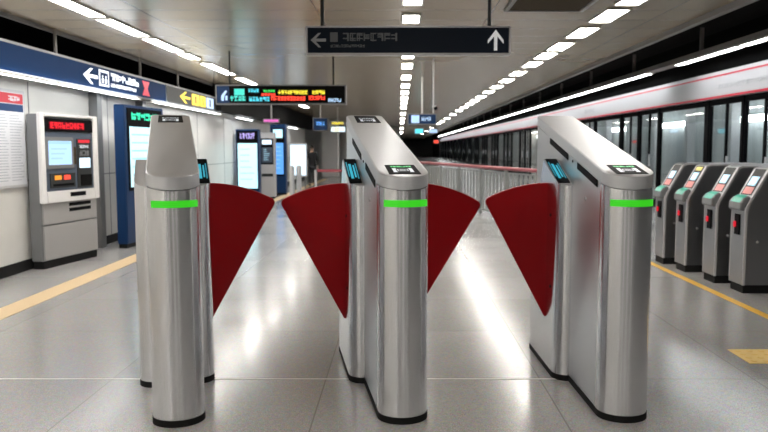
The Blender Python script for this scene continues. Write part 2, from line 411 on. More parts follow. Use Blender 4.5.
    # long sensor windows on both sides, a lock, a small eye between them
    for s in (-1, 1):
        for a, c in ((.20, .60), (.82, 1.30)):
            zz = lambda y: ztop(0, y)-.108
            m = MB().slab([(s*(GW-.004), a, zz(a)), (s*(GW-.004), c, zz(c)), (s*(GW-.004), c, zz(c)+.036), (s*(GW-.004), a, zz(a)+.036)], (s*.0065, 0, 0))
            m.build('sensor_window', 'black', t)
        MB().tube((s*(GW-.004), .71, ztop(0, .71)-.09), (s*(GW+.002), .71, ztop(0, .71)-.09), .008, 12).build('sensor_eye', 'black', t)
        MB().tube((s*(GW-.004), .42, 1.12), (s*(GW+.004), .42, 1.12), .011, 16).build('lock', 'lid', t, smooth=True)
    # card readers let into the sloping top
    sl = math.atan(.212)
    def reader(y, far):
        F = Face((0, y, ztop(0, y)), (1, 0, 0), (0, math.cos(sl), math.sin(sl)), (0, -math.sin(sl), math.cos(sl)))
        w = .078; L = .26 if far else .195
        b = MB(); F.poly(b, [(-w*1.04, 0), (w*1.04, 0), (w, L), (-w, L)], .003); ro = b.build('card_reader', 'black', t, bevel=.001)
        m = MB(); e = .0032
        for sx in (-1, 1):
            F.rect(m, *sorted((sx*.052, sx*.034)), .035, .115, .0008, e)
            F.rect(m, *sorted((sx*.052, sx*.030)), .035, .040, .0008, e); F.rect(m, *sorted((sx*.052, sx*.030)), .110, .115, .0008, e)
        F.rect(m, -.028, .028, .058, .062, .0008, e); F.rect(m, -.028, .028, .092, .096, .0008, e)
        F.rect(m, -.028, -.024, .058, .096, .0008, e); F.rect(m, .024, .028, .058, .096, .0008, e)
        for q in range(3): F.rect(m, -.012+q*.01, -.008+q*.01, .070, .084, .0008, e)
        m.build('card_symbol', 'icon', ro)
        m = MB(); glyphs(F, m, -.055, .055, .14, .165, 7, 5 if far else 9, .0008, e, .2); m.build('reader_text', 'icon' if far else 'green_dim', ro)
    if reader_near: reader(.035, False)
    if reader_far: reader(GL-.295, True)
    # wings
    yw = .99
    def wing(s, dA=0.):
        px, pz, rad = GW+pw-.012, .335, .845
        a1 = R(29+dA)
        pts = [(px, pz)]
        pts = [(px-.0, pz), (px+.02, pz)]
        def arcpt(a, r=rad): return (px + r*math.sin(a), pz + r*math.cos(a))
        # side edge outward, rounded outer corner, arc back to the housing
        c = .02
        e1 = arcpt(a1, rad-c*1.2); e2 = arcpt(a1-R(.45), rad-c*.3); e3 = arcpt(a1-R(1.3), rad)
        pts += [e1, e2, e3] + [arcpt(a1*(1-i/20)) for i in range(2, 21)]
        P = [(s*x, yw-.011, z) for x, z in pts]
        w = MB().slab(P, (0, .022, 0)).build('wing', 'red', t, bevel=.003)
        # slim bright edge trim
        ed = MB()
        rim = [arcpt(a1*(1-i/20)) for i in range(1, 21)]
        for q, r_ in zip(rim[:-1], rim[1:]): ed.slab([(s*q[0], yw-.0125, q[1]), (s*r_[0], yw-.0125, r_[1]), (s*r_[0], yw-.0125, r_[1]+.0035), (s*q[0], yw-.0125, q[1]+.0035)], (0, .025, 0))
        ed.build('wing_edge', 'red_edge', w)
    if wing_l: wing(-1)
    if wing_r: wing(1, 4. if wing_l else 1.5)
    return t

gate('flap_gate', (-1.108, 3.66, 0), R(17), 'leftmost steel flap gate, one red wing on its right, no reader on its nose', True, True, False, True, False, True, 1)
gate('flap_gate', (.033, 3.70, 0), R(9.6), 'middle steel flap gate with a red wing on each side and two black card readers', True, True, True, True, True, True, 'both')
gate('flap_gate', (1.166, 3.72, 0), R(1.6), 'rightmost big steel flap gate, one red wing on its left, reader only at its nose', True, False, True, False, True, False, 'both')

# ------------------------------------------------------------------ lamps
ORD = ['nearest', 'second', 'third', 'fourth', 'fifth', 'sixth', 'seventh', 'eighth', 'ninth', 'tenth', 'eleventh', 'twelfth', 'thirteenth', 'fourteenth', 'fifteenth', 'sixteenth', 'seventeenth', 'eighteenth', 'nineteenth', 'twentieth', 'twenty-first', 'twenty-second', 'twenty-third', 'twenty-fourth', 'twenty-fifth']
def lamp(x, y0, y1, w, z, label, group, mat='lamp', cat='ceiling lamp', name='ceiling_lamp', fw=.02, depth=.02):
    t = thing(name, (x, (y0+y1)/2, z), 0, label, cat, group); h = (y1-y0)/2
    f = MB()
    f.box(-w/2-fw, -w/2, -h-fw, h+fw, -depth, 0); f.box(w/2, w/2+fw, -h-fw, h+fw, -depth, 0)
    f.box(-w/2, w/2, -h-fw, -h, -depth, 0); f.box(-w/2, w/2, h, h+fw, -depth, 0)
    f.build('frame', 'lamp_frame', t)
    MB().box(-w/2, w/2, -h, h, -depth*.75, 0).build('diffuser', mat, t)
def row(spans, x, w, z, what, group, **k):
    vis = [s for s in spans if s[1] > 6.8]; unseen = [s for s in spans if s[1] <= 6.8]
    for i, (a, b) in enumerate(sorted(vis)):
        lamp(x, a, b, w, z, '%s, the %s one in view' % (what, ORD[i]) if i else '%s, the nearest one in view' % what, group, **k)
    for a, b in unseen:
        lamp(x, a, b, w, z, '%s, overhead or behind the viewpoint' % what, group, **k)
row([(6.9, 7.45), (8.0, 8.5), (9.6, 10.1), (11.2, 11.8), (12.5, 13.3), (14.5, 15.4), (16.5, 17.5), (18.5, 19.6), (20.6, 21.8), (22.8, 24.2), (25.2, 26.8), (30, 32), (35, 37), (40, 42.5), (52, 56), (66, 71)] +  # farthest few are added past the row's visible end to light the distance
    [(-5.5+i*2.0, -4.9+i*2.0) for i in range(6)], .12, .17, ZC, 'small rectangular ceiling lamp in the middle row', 'ceiling lamps of the middle row')
ys = [6.7, 7.7, 8.85, 10.1, 11.15, 12.3, 13.8, 15.3, 16.9, 18.5, 20.2, 21.9, 23.6, 25.6, 27.8, 31, 35, 39, 43, 52, 62, 75]  # the last, widely spaced lamps are added to brighten the far hall
row([(y, y+.75) for y in ys] + [(-5.0+i*3.4, -4.2+i*3.4) for i in range(4)], 2.2, .22, ZC, 'rectangular ceiling lamp in the row nearer the platform', 'ceiling lamps of the right row')
row([(5.5, 6.75), (7.05, 8.1), (8.25, 9.5), (9.7, 11.0), (11.2, 11.9), (12.5, 14.4), (15.1, 16.8), (18, 19.6), (21, 22.6), (24.5, 26)] +
    [(-5.7+i*1.55, -4.35+i*1.55) for i in range(7)], -3.2, .17, ZC, 'long narrow ceiling lamp in the left row', 'ceiling lamps of the left row')
row([(9.6, 12.33), (12.42, 15.2), (16.9, 20.8), (20.9, 24.7), (24.8, 28.6), (28.7, 33), (33.1, 38), (38.1, 43), (43.1, 49), (49.1, 56), (56.2, 65), (65.2, 76), (76.2, 90), (90.2, 110)], 5.55, .15, 3.06,
    'long white strip lamp above the platform doors', 'strip lamps above the platform doors', mat='lamp_cool', cat='strip lamp', name='strip_lamp')
o = MB().box(5.42, 5.68, 5, 112, 3.061, 3.15)
for i in range(26): o.box(5.52, 5.58, 6+i*4.0, 6.05+i*4.0, 3.15, 3.6)
tag(o.build('lamp_trunking', 'trunk'), 'long dark grey trunking that carries the strip lamps along the platform', 'trunking')
row([(5.9, 8.85), (8.93, 11.55), (12.3, 14.5), (14.6, 16.8), (18.5, 20.5), (27.0, 29.6)], -4.0, .07, 2.16,
    'strip lamp under the hanging wall sign', 'strip lamps washing the left wall', mat='lamp_cool', cat='strip lamp', name='strip_lamp')

# ceiling hatch
t = thing('ceiling_hatch', (1.45, 7.35, ZC), 0, 'dark brown square hatch in the ceiling near the top edge, right of the big sign', 'hatch')
MB().box(-.36, .36, -.42, .36, -.02, 0).build('panel', 'hatch', t, bevel=.005)
f = MB(); f.box(-.40, -.36, -.46, .40, -.03, 0); f.box(.36, .40, -.46, .40, -.03, 0); f.box(-.36, .36, -.46, -.42, -.03, 0); f.box(-.36, .36, .36, .40, -.03, 0)
f.build('frame', 'trunk', t)

# ------------------------------------------------------------------ hanging signs
# big dark direction sign
Y = 6.5; k_ = Y/750.
t = thing('hanging_sign', (.07, Y, 2.19), 0, 'wide black hanging direction sign with a left arrow and an up arrow', 'sign')
W, HH = .875, .245
MB().box(-W, W, 0, .09, 0, HH).build('sign_box', 'lightgrey', t, bevel=.006)
MB().box(-W+.018, W-.018, -.004, .002, .018, HH-.016).build('sign_face', 'sign_black', t)
F = Face((0, -.004, 0), (1, 0, 0), (0, 0, 1), (0, -1, 0))
m = MB(); F.poly(m, arrow_pts(-.765, .125, .13, .12, 'l')); m.build('arrow', pmat('dim_arrow', (.28, .3, .31), .5), t)
m = MB(); F.poly(m, arrow_pts(.745, .125, .135, .175, 'u')); m.build('arrow', 'arrow_grey', t)
m = MB(); F.rect(m, -.665, -.60, .11, .19); m.build('lift_symbol', 'sign_grey', t)
m = MB(); glyphs(F, m, -.56, -.09, .118, .185, 8, 3); m.build('sign_text', 'sign_grey', t)
m = MB(); glyphs(F, m, -.665, -.37, .065, .088, 13, 4); m.build('sign_text', 'sign_grey', t)
for x in (-.735, .695): MB().tube((x, .045, HH), (x, .045, ZC-2.19), .016).build('hanger', 'charcoal', t, smooth=True)

# departures sign with coloured LED text
Y = 11.; z0 = 1.4+(148-105)*Y/750
t = thing('departure_sign', (-1.73, Y, z0), 0, 'black hanging information display with yellow and red LED text lines', 'sign')
W = .95; HH = .285
MB().box(-W, W, 0, .12, 0, HH).build('sign_box', 'grey', t, bevel=.006)
MB().box(-W+.02, W-.02, -.004, .002, .02, HH-.02).build('sign_face', 'void', t)
F = Face((-W, -.004, 0), (1, 0, 0), (0, 0, 1), (0, -1, 0)); q = 2*W/730.; 
def lx(v): return (v-22)*q
def lz(v): return (145-v)/108.*HH
m = MB(); F.rect(m, lx(32), lx(100), .022, HH-.022, .002); m.build('sign_panel', 'navy', t)
m = MB(); F.poly(m, [(lx(55), lz(125)), (lx(70), lz(125)), (lx(72), lz(100)), (lx(88), lz(75)), (lx(80), lz(68)), (lx(62), lz(88)), (lx(55), lz(98))], .003, .002); F.rect(m, lx(78), lx(90), lz(122), lz(98), .003, .002); m.build('escalator_symbol', 'sky_blue', t)
m = MB(); F.rect(m, lx(128), lx(185), lz(95), lz(60)); m.build('lift_symbol', 'teal_box', t)
m = MB(); glyphs(F, m, lx(104), lx(192), lz(126), lz(98), 4, 8, .003, 0, .22); m.build('sign_text', 'teal_box', t)
for a, b, c, d, nn, mt in ((207, 265, 60, 80, 4, 'led_cyan'), (209, 325, 104, 128, 6, 'led_cyan'), (290, 355, 66, 80, 5, 'led_green'), (278, 358, 84, 98, 5, 'led_red'),
                           (372, 538, 68, 90, 10, 'led_yellow'), (562, 634, 68, 90, 4, 'led_yellow'), (332, 524, 100, 124, 11, 'led_red'), (540, 634, 98, 120, 6, 'led_red'), (650, 724, 112, 132, 5, 'sky_blue')):
    m = MB(); glyphs(F, m, lx(a), lx(b), lz(d), lz(c), nn, a, .003, 0, .26); m.build('sign_text', mt, t)
for x in (-.75, .76): MB().tube((x, .06, HH), (x, .06, ZC-z0), .014).build('hanger', 'charcoal', t, smooth=True)

# long wall fascia signs (left)
def fascia(y0, y1, label, face):
    t = thing('wall_sign', (-4.0, y0, 2.17), 0, label, 'sign')
    L = y1-y0
    MB().box(-.14, 0, 0, L, 0, .33).build('sign_box', 'grey', t, bevel=.006)
    MB().box(-.002, .004, .01, L-.01, .018, .30).build('sign_face', face, t)
    for y in [.9+i*2.9 for i in range(int(L/2.9)+1)]:
        if y < L: MB().tube((-.07, y, .33), (-.07, y, 3.6-2.17), .02).build('hanger', 'trunk', t, smooth=True)
    return t, Face((.004, 0, 0), (0, 1, 0), (0, 0, 1), (1, 0, 0))
def yy(px): return 4.0*750/(400-px)
y0 = 5.2
t, F = fascia(y0, 12.95, 'long navy blue sign over the left wall with white arrow and lift symbol', 'navy_lit')
m = MB(); F.poly(m, arrow_pts((yy(87)+yy(101))/2-y0, .158, yy(101)-yy(87), .20, 'l')); m.build('arrow', 'sign_white', t)
a, b = yy(102.5)-y0, yy(112)-y0
m = MB(); F.rect(m, a, b, .06, .27); lf = m.build('lift_symbol', 'sign_white', t)
m = MB(); F.rect(m, a+.03, b-.03, .085, .24, .002, .003); m.build('lift_inner', 'navy_lit', lf)
m = MB()
for xx in (.33, .67): 
    cx = a+(b-a)*xx; F.rect(m, cx-.03, cx+.03, .10, .165, .002, .005); F.rect(m, cx-.016, cx+.016, .175, .20, .002, .005)
m.build('lift_people', 'sign_white', lf)
m = MB(); glyphs(F, m, yy(114)-y0, yy(141.5)-y0, .16, .26, 6, 21, .003, 0, .2); m.build('sign_text', 'sign_white', t)
m = MB(); glyphs(F, m, yy(114)-y0, yy(139)-y0, .075, .12, 14, 22, .003, 0, .24); m.build('sign_text', 'sign_white', t)
a, b = yy(145)-y0, yy(152)-y0; c = (a+b)/2
m = MB(); F.poly(m, [(a, .05), (b, .05), (b-.1, .16), (b, .27), (a, .27), (a+.1, .16)]); m.build('hourglass_symbol', pmat('red_symbol', (.4, .01, .03), .4, emit=(.7, .02, .06), es=.7), t)
y0 = 13.0
t, F = fascia(y0, 16.45, 'charcoal sign over the left wall with yellow arrow and yellow symbols', 'charcoal')
m = MB(); F.poly(m, arrow_pts((yy(182)+yy(192))/2-y0, .165, yy(192)-yy(182), .21, 'l')); m.build('arrow', 'yellow_lit', t)
for p0, p1, mt in ((193.8, 201, 'yellow_lit'), (202, 207, 'yellow_lit'), (208, 215, 'sky_blue')):
    a, b = yy(p0)-y0, yy(p1)-y0
    m = MB(); F.rect(m, a, b, .06, .27); s_ = m.build('exit_symbol', mt, t)
    m = MB(); c = (a+b)/2; w = (b-a)*.09; F.rect(m, c-w, c+w, .09, .24, .002, .003); m.build('symbol_mark', 'charcoal', s_)

# small far signs
def small_sign(px, py0, py1, pxw, Y, label, face, marks, hang=True, group=None):
    z0 = 1.4+(148-py1)*Y/750; h = (py1-py0)*Y/750; w = pxw*Y/750/2; x = (px-400)*Y/750
    t = thing('hanging_sign', (x, Y, z0), 0, label, 'sign', group)
    MB().box(-w, w, 0, .1, 0, h).build('sign_box', 'grey', t)
    MB().box(-w+.02, w-.02, -.004, .001, .02, h-.02).build('sign_face', face, t)
    F = Face((0, -.004, 0), (1, 0, 0), (0, 0, 1), (0, -1, 0))
    for a0, a1, b0, b1, mt, kind in marks:
        m = MB()
        if kind: glyphs(F, m, a0*w, a1*w, b0*h, b1*h, kind, int(px), .003, 0, .2)
        else: F.rect(m, a0*w, a1*w, b0*h, b1*h)
        m.build('sign_text' if kind else 'sign_symbol', mt, t)
    if hang: MB().tube((0, .05, h), (0, .05, ZC-z0), .02).build('hanger', 'lightgrey', t, smooth=True)
    return t
small_sign(422, 114, 125, 29, 15., 'small navy hanging sign with light blue square, under the far end lamps', 'navy', [(-.75, -.2, .15, .85, 'sky_blue', 0), (-.05, .6, .35, .7, 'sky_blue', 4)])
small_sign(419, 128.5, 134, 9, 27., 'tiny cyan lit sign just above the middle gate, far down the hall', 'led_cyan', [], False)
small_sign(338, 121.5, 125.5, 14, 26., 'small beige lit sign, upper of two far signs left of the middle gate', M['beige'], [(-.8, .8, .2, .8, 'led_yellow', 5)])
small_sign(338.5, 126.5, 132.5, 15, 25.7, 'small lit white and yellow sign, lower of two far signs left of the middle gate', 'scr_white', [(-.8, .2, .2, .8, 'led_yellow', 4)], False)
small_sign(321, 118, 131, 15, 22., 'dark blue hanging sign far off, under the departures display', 'navy', [(-.6, .6, .4, .7, 'scr_blue', 4)])
small_sign(272, 119, 123, 16, 18., 'small magenta lit sign over the far kiosks', 'magenta', [])
small_sign(433, 129, 133.5, 9, 30., 'tiny blue sign farthest away beside a red one', 'sky_blue', [], False)
small_sign(436, 140, 143.5, 5, 34., 'tiny red sign farthest away on the platform side', 'led_red', [], False)
# camera on a pole from the ceiling
Yc = 12.
t = thing('security_camera', ((433-400)*Yc/750, Yc, 1.4+(148-108)*Yc/750), 0, 'small dark ball camera hanging from the ceiling on a thin pale pole', 'camera')
MB().tube((0, 0, -.09), (0, 0, ZC-t.location.z+.01), .012).build('pole', 'lightgrey', t, smooth=True)
def ball(mb, c, r, n=10, sz=1.):
    vs = []; fs = []
    for i in range(n+1):
        a = math.pi*i/n
        for j in range(2*n):
            b = math.pi*j/n; vs.append((c[0]+r*math.sin(a)*math.cos(b), c[1]+r*math.sin(a)*math.sin(b), c[2]+r*sz*math.cos(a)))
    for i in range(n):
        for j in range(2*n): fs.append((i*2*n+j, i*2*n+(j+1) % (2*n), (i+1)*2*n+(j+1) % (2*n), (i+1)*2*n+j))
    return mb.add(vs, fs)
ball(MB(), (.035, 0, -.01), .032, 8).build('camera_ball', 'black', t, smooth=True)
MB().box(-.02, .045, -.02, .02, .0, .03).build('bracket', 'lightgrey', t)

# ------------------------------------------------------------------ ticket machine
t = thing('ticket_machine', (-4.10, 8.56, 0), R(80), 'grey and white ticket machine with red LED header against the left wall', 'ticket machine')
W = 1.12; D = .16
def mx(x): return (x-50)/150.*W
def mz(y): return (408-y)/386.*1.8
MB().box(0, W, .012, D, .09, 1.79).build('body', 'grey', t, bevel=.01)
MB().box(.02, W-.02, .02, D-.01, 0, .09).build('plinth', 'rubber', t)
MB().box(.02, W-.03, -.004, .02, .10, mz(302)).build('lower_door', 'machine_lower', t, bevel=.004)
mid = MB().box(.02, W-.03, -.004, .02, mz(298), mz(246)).build('middle_panel', 'machine_lower', t, bevel=.004)
# white surround: sloping profile, wider at the foot
fr = MB()
def fram(x0, x1, z0, z1, d0=-.03, d1=.02):
    fr.box(x0, x1, d0, d1, z0, z1)
fram(-.01, .07, mz(245), 1.80); fram(W-.09, W+.01, mz(245), 1.80); fram(.07, W-.09, mz(30), 1.80); fram(.07, W-.09, mz(245), mz(216))
fr.build('surround', 'white_paint', t, bevel=.008)
MB().box(.07, W-.09, -.012, .02, mz(216), mz(68)).build('fascia_panel', 'slate', t)
hd = MB().box(.07, W-.09, -.02, .02, mz(67), mz(34)).build('header_display', 'black', t)
F = Face((0, -.02, 0), (1, 0, 0), (0, 0, 1), (0, -1, 0))
m = MB(); F.rect(m, mx(72), mx(165), mz(60), mz(42), .001); m.build('header_glow', pmat('dark_red_glow', (.05,.0,.0), .5, emit=(.22,.0,.01), es=.5, spec=.1), hd)
m = MB(); glyphs(F, m, mx(74), mx(163), mz(59), mz(43), 9, 12, .002, .001, .22); m.build('header_text', pmat('red_header_text', (.3,.0,.0), .5, emit=(.85,.03,.05), es=.8, spec=.1), hd)
F = Face((0, -.012, 0), (1, 0, 0), (0, 0, 1), (0, -1, 0))
s1 = MB().box(mx(58), mx(132), -.03, 0, mz(160), mz(80)).build('screen_bezel', 'grey', t, bevel=.008)
F2 = Face((0, -.03, 0), (1, 0, 0), (0, 0, 1), (0, -1, 0))
m = MB(); F2.rect(m, mx(66), mx(125), mz(150), mz(90), .002); scr = m.build('touch_screen', emi('light_blue_screen', (.42, .66, .92), .9), s1)
m = MB(); F2.rect(m, mx(66), mx(125), mz(98), mz(91), .001, .002)
for i in range(3): F2.rect(m, mx(72), mx(112-6*i), mz(112+i*12), mz(108+i*12), .001, .002)
m.build('screen_content', 'scr_line', scr)
m = MB(); F.rect(m, mx(70), mx(134), mz(208), mz(172), .012); kp = m.build('payment_panel', 'charcoal', t)
F2 = Face((0, -.024, 0), (1, 0, 0), (0, 0, 1), (0, -1, 0))
m = MB(); F2.rect(m, mx(80), mx(97), mz(188), mz(177)); m.build('button', 'orange', kp)
m = MB(); F2.rect(m, mx(104), mx(120), mz(188), mz(177)); m.build('button', 'led_red', kp)
m = MB(); F2.rect(m, mx(76), mx(130), mz(204), mz(198)); m.build('coin_slot', 'black', kp)
m = MB(); F.rect(m, mx(132), mx(139), mz(150), mz(105), .01); m.build('card_slot', 'hatch', t)
m = MB(); F.rect(m, mx(142), mx(182), mz(212), mz(84), .006); rp = m.build('side_panel', 'charcoal', t)
F2 = Face((0, -.018, 0), (1, 0, 0), (0, 0, 1), (0, -1, 0))
m = MB(); F2.rect(m, mx(146), mx(178), mz(94), mz(86)); m.build('red_label', 'red_lit', rp)
m = MB(); glyphs(F2, m, mx(148), mx(176), mz(108), mz(100), 5, 3); m.build('panel_text', 'icon', rp)
m = MB(); F2.rect(m, mx(148), mx(178), mz(160), mz(134)); m.build('small_display', 'scr_white', rp)
m = MB(); glyphs(F2, m, mx(148), mx(176), mz(128), mz(114), 3, 4, .003, 0, .2); m.build('keypad', 'grey', rp)
m = MB(); F2.rect(m, mx(150), mx(182), mz(208), mz(178)); m.build('ticket_tray', 'void', rp)
F = Face((0, -.03, 0), (1, 0, 0), (0, 0, 1), (0, -1, 0))
m = MB(); F.rect(m, mx(118), mx(160), mz(233), mz(222)); m.build('ticket_slot', 'black', t)
F = Face((0, -.004, 0), (1, 0, 0), (0, 0, 1), (0, -1, 0))
m = MB()
for i in range(2): F.rect(m, mx(118), mx(178), mz(258+i*14), mz(249+i*14))
m.build('vent', 'black', t)

# ------------------------------------------------------------------ lit kiosks
def kiosk(name, loc, rz, w, d, h, label, case, scr, z0, z1, head, hz0, hz1, headtext=None, mx_=.06, group=None, extra=None, sub=3):
    t = thing(name, loc, rz, label, 'display kiosk', group)
    MB().box(0, w, 0, d, .06, h).build('case', case, t, bevel=.01)
    MB().box(.02, w-.02, .02, d-.01, 0, .06).build('plinth', 'rubber', t)
    MB().box(mx_*.6, w-mx_*.6, -.008, .01, z0-.05, hz1+.04).build('bezel', 'black', t)
    F = Face((0, -.008, 0), (1, 0, 0), (0, 0, 1), (0, -1, 0))
    m = MB(); F.rect(m, mx_, w-mx_, z0, z1); s = m.build('screen', scr, t)
    m = MB(); rnd = random.Random(int(h*100)+sub)
    for i in range(sub*2):
        zz = z1-(z1-z0)*(.12+i*.8/(sub*2)); F.rect(m, mx_+.06, w-mx_-.06-rnd.random()*w*.3, zz-.02, zz, .001, .003)
    m.build('screen_content', 'scr_line', s)
    m = MB(); F.rect(m, mx_+.02, w-mx_-.02, hz0, hz1, .002); hd = m.build('header', 'black' if headtext else head, t)
    if headtext:
        m = MB(); glyphs(F, m, mx_+.06, w-mx_-.06, hz0+.02, hz1-.02, headtext, 6, .003, .002, .24); m.build('header_text', head, hd)
    if extra: extra(t, F)
    return t
def ticketbits(t, F):
    m = MB(); F.rect(m, .08, .34, .74, .80); m.build('ticket_slot', 'sign_grey', t)
kiosk('display_kiosk', (-3.80, 10.4, 0), R(84), 1.30, .15, 2.0, 'navy display kiosk with green lit header, beside the ticket machine', 'navy', 'scr_cyan', .85, 1.70, 'header_green', 1.78, 1.92, 6, .14)
kiosk('display_kiosk', (-4.23, 19.4, 0), 0, .60, .25, 1.88, 'navy display kiosk with lilac header and tall pale screen', 'navy', 'scr_cyan', .36, 1.52, 'purple', 1.62, 1.80, 6, .05)
def km(t, F):
    m = MB(); F.rect(m, .05, .36, .62, .70); m.build('ticket_slot', 'charcoal', t)
kiosk('ticket_kiosk', (-3.84, 20.6, 0), 0, .40, .3, 1.82, 'narrow grey ticket kiosk between the lilac header kiosk and the blue one', 'lightgrey', 'slate', 1.0, 1.42, 'scr_white', 1.5, 1.62, None, .05, extra=km)
def blue(t, F):
    m = MB(); F.rect(m, .05, .35, 1.55, 1.80, .004, .003); m.build('upper_screen', 'scr_white', t)
kiosk('display_kiosk', (-3.86, 22.4, 0), 0, .46, .3, 2.1, 'slim navy kiosk with bright blue screen beside the white lit board', 'navy', 'scr_blue', .62, 1.55, 'scr_cyan', 1.70, 1.95, None, .07)
t = thing('light_board', (-3.86, 26.2, 0), 0, 'white lit notice board standing at the far end of the left wall', 'notice board')
MB().box(0, .62, 0, .1, .40, 1.56).build('frame', 'lightgrey', t, bevel=.01)
MB().box(.04, .58, -.006, .01, .45, 1.51).build('lit_face', 'scr_white', t)
for x in (.05, .53): MB().box(x, x+.04, .02, .08, 0, .40).build('leg', 'grey', t)
# poster
t = thing('wall_poster', (-4.298, 7.24, .96), 0, 'tall framed notice poster with red header at the left edge', 'poster')
MB().box(0, .03, 0, 1.37, 0, 1.08).build('frame', 'lightgrey', t, bevel=.004)
F = Face((.03, 0, 0), (0, 1, 0), (0, 0, 1), (1, 0, 0))
m = MB(); F.rect(m, .03, 1.34, .03, 1.05); m.build('sheet', 'paper', t)
m = MB(); F.rect(m, .05, 1.32, .93, 1.04, .001, .003); h_ = m.build('header', 'poster_red', t)
m = MB(); glyphs(F, m, 1.0, 1.25, .955, 1.01, 4, 3, .001, .004); m.build('header_text', 'icon', h_)
m = MB(); F.rect(m, .05, 1.32, .84, .92, .001, .003); m.build('header_strip', 'navy', t)
m = MB()
rnd = random.Random(4)
for i in range(24):
    for c in range(4): F.rect(m, .08+c*.31, .08+c*.31+.2+rnd.random()*.08, .08+i*.031, .088+i*.031, .0008, .003)
m.build('print', 'paper_ink', t)

# ------------------------------------------------------------------ turnstile row by the platform
def turnstile():
    t = thing('turnstile', (0, 0, 0)); w = .30; L = 1.3
    # profile in x-z (front end towards -x); width along y
    prof = [(0, .08), (0, .80), (.02, .86), (.21, 1.20), (.26, 1.222), (L-.21, 1.222), (L, .86), (L, .08)]
    m = MB().slab([(x, .012, z) for x, z in prof], (0, w-.024, 0)); m.build('body', 'steel_dark', t, bevel=.004)
    m = MB()
    for y in (0, w-.012):
        for (a, b), (c, d) in zip(prof[1:6], prof[2:7]):
            ln = math.hypot(c-a, d-b); nx, nz = (d-b)/ln*.022, -(c-a)/ln*.022
            m.slab([(a, y, b), (c, y, d), (c+nx, y, d+nz), (a+nx, y, b+nz)], (0, .012, 0))
        m.box(-.001, .022, y, y+.012, .08, .83)
    m.build('edge_trim', 'lightgrey', t)
    MB().box(.012, L-.012, .016, w-.016, 0, .08).build('plinth', 'rubber', t)
    # rounded reader head at the knee
    hp = [(-.035, .80), (-.042, .82), (-.038, .875), (-.006, .918), (.045, .945), (.06, .90), (.01, .80)]
    MB().slab([(x, .02, z) for x, z in hp], (0, w-.04, 0)).build('reader_head', 'grey', t, bevel=.008)
    hm = MB().slab([(x-.001, .05, z+.002) for x, z in [(-.037, .878), (-.006, .919), (.04, .944), (.04, .935), (-.005, .91), (-.034, .87)]], (0, w-.10, 0)); hm.build('reader_pad', 'green_key', t)
    # labels and screen on the slope
    sl = math.atan2(.34, .19); F = Face((.02, w/2, .86), (0, -1, 0), (math.cos(sl), 0, math.sin(sl)), (-math.sin(sl), 0, math.cos(sl)))
    m = MB(); F.rect(m, -.11, .11, .10, .385, .003); dk = m.build('sloping_deck', 'charcoal', t)
    m = MB(); F.rect(m, -.09, .09, .11, .185, .002, .003); m.build('pink_label', 'pink_key', dk)
    m = MB(); F.rect(m, -.075, .075, .20, .30, .004, .003); sd = m.build('display', 'scr_line', dk)
    m = MB(); F.rect(m, -.05, .05, .215, .285, .001, .007); m.build('display_text', 'scr_white', sd)
    # ticket slot with red lamp on the front
    MB().box(-.012, .001, .10, .20, .56, .76).build('ticket_slot', 'black', t)
    MB().box(-.03, -.012, .155, .195, .63, .69).build('red_light', M['red_lit'], t, bevel=.006)
    MB().tube((.13, .004, .50), (.13, -.008, .50), .012, 12).build('lock', 'lightgrey', t)
    return t
T = turnstile()
tl = ['rightmost dark steel turnstile of the row, cut by the right edge of the view', 'second turnstile from the right edge, with teal reader pad',
      'third turnstile from the right edge, with a yellow label on its top', 'farthest turnstile of the row, partly behind the rightmost big gate']
for i, (x, y) in enumerate([(3.30, 7.14), (3.25, 7.68), (3.21, 8.38), (3.17, 8.97)]):
    o = T if i == 0 else copy_tree(T)
    o.location = (x, y, 0); tag(o, tl[i], 'turnstile', 'turnstiles in a row along the yellow line')
    if i == 2:
        F = Face((.02, .15, .86), (0, -1, 0), Vector((.19, 0, .34)).normalized(), Vector((-.34, 0, .19)).normalized())
        m = MB(); F.rect(m, -.08, .08, .325, .37, .003, .003); m.build('yellow_label', 'yellow_key', o)

# ------------------------------------------------------------------ platform screen doors
struct('wall_right_far', MB().box(6.0, 6.2, 113, YE, 0, 2.33), 'grey')
struct('wall_right_band', MB().box(5.98, 6.20, 10.0, 139, 2.33, 2.83), 'band')
m = MB(); m.box(5.974, 5.98, 10, 139, 2.335, 2.375); m.box(5.974, 5.98, 10, 139, 2.735, 2.765)
struct('trim_10', m, 'band_red')
F = Face((5.98, 0, 0), (0, -1, 0), (0, 0, 1), (-1, 0, 0))
for a0, a1, b0, b1, n_, g_, lab in ((-24.6, -23.2, 2.50, 2.62, 5, .16, 'small grey lettering on the white band, far part above the doors'), (-14.4, -11.2, 2.50, 2.58, 14, .10, 'long faint grey lettering on the white band near the right edge')):
    m = MB(); glyphs(F, m, a0, a1, b0, b1, n_, 3, .004, .0005, g_); tag(m.build('band_lettering', 'band_print'), lab, 'lettering')
posts = []; y = 11.85; 
while y < 112:
    posts += [y, y+1.5, y+3.0]; y += 5.85
posts = [p for p in posts if p < 112]
posts = [10.0] + posts + [113.]
cnt = 0
unit = None
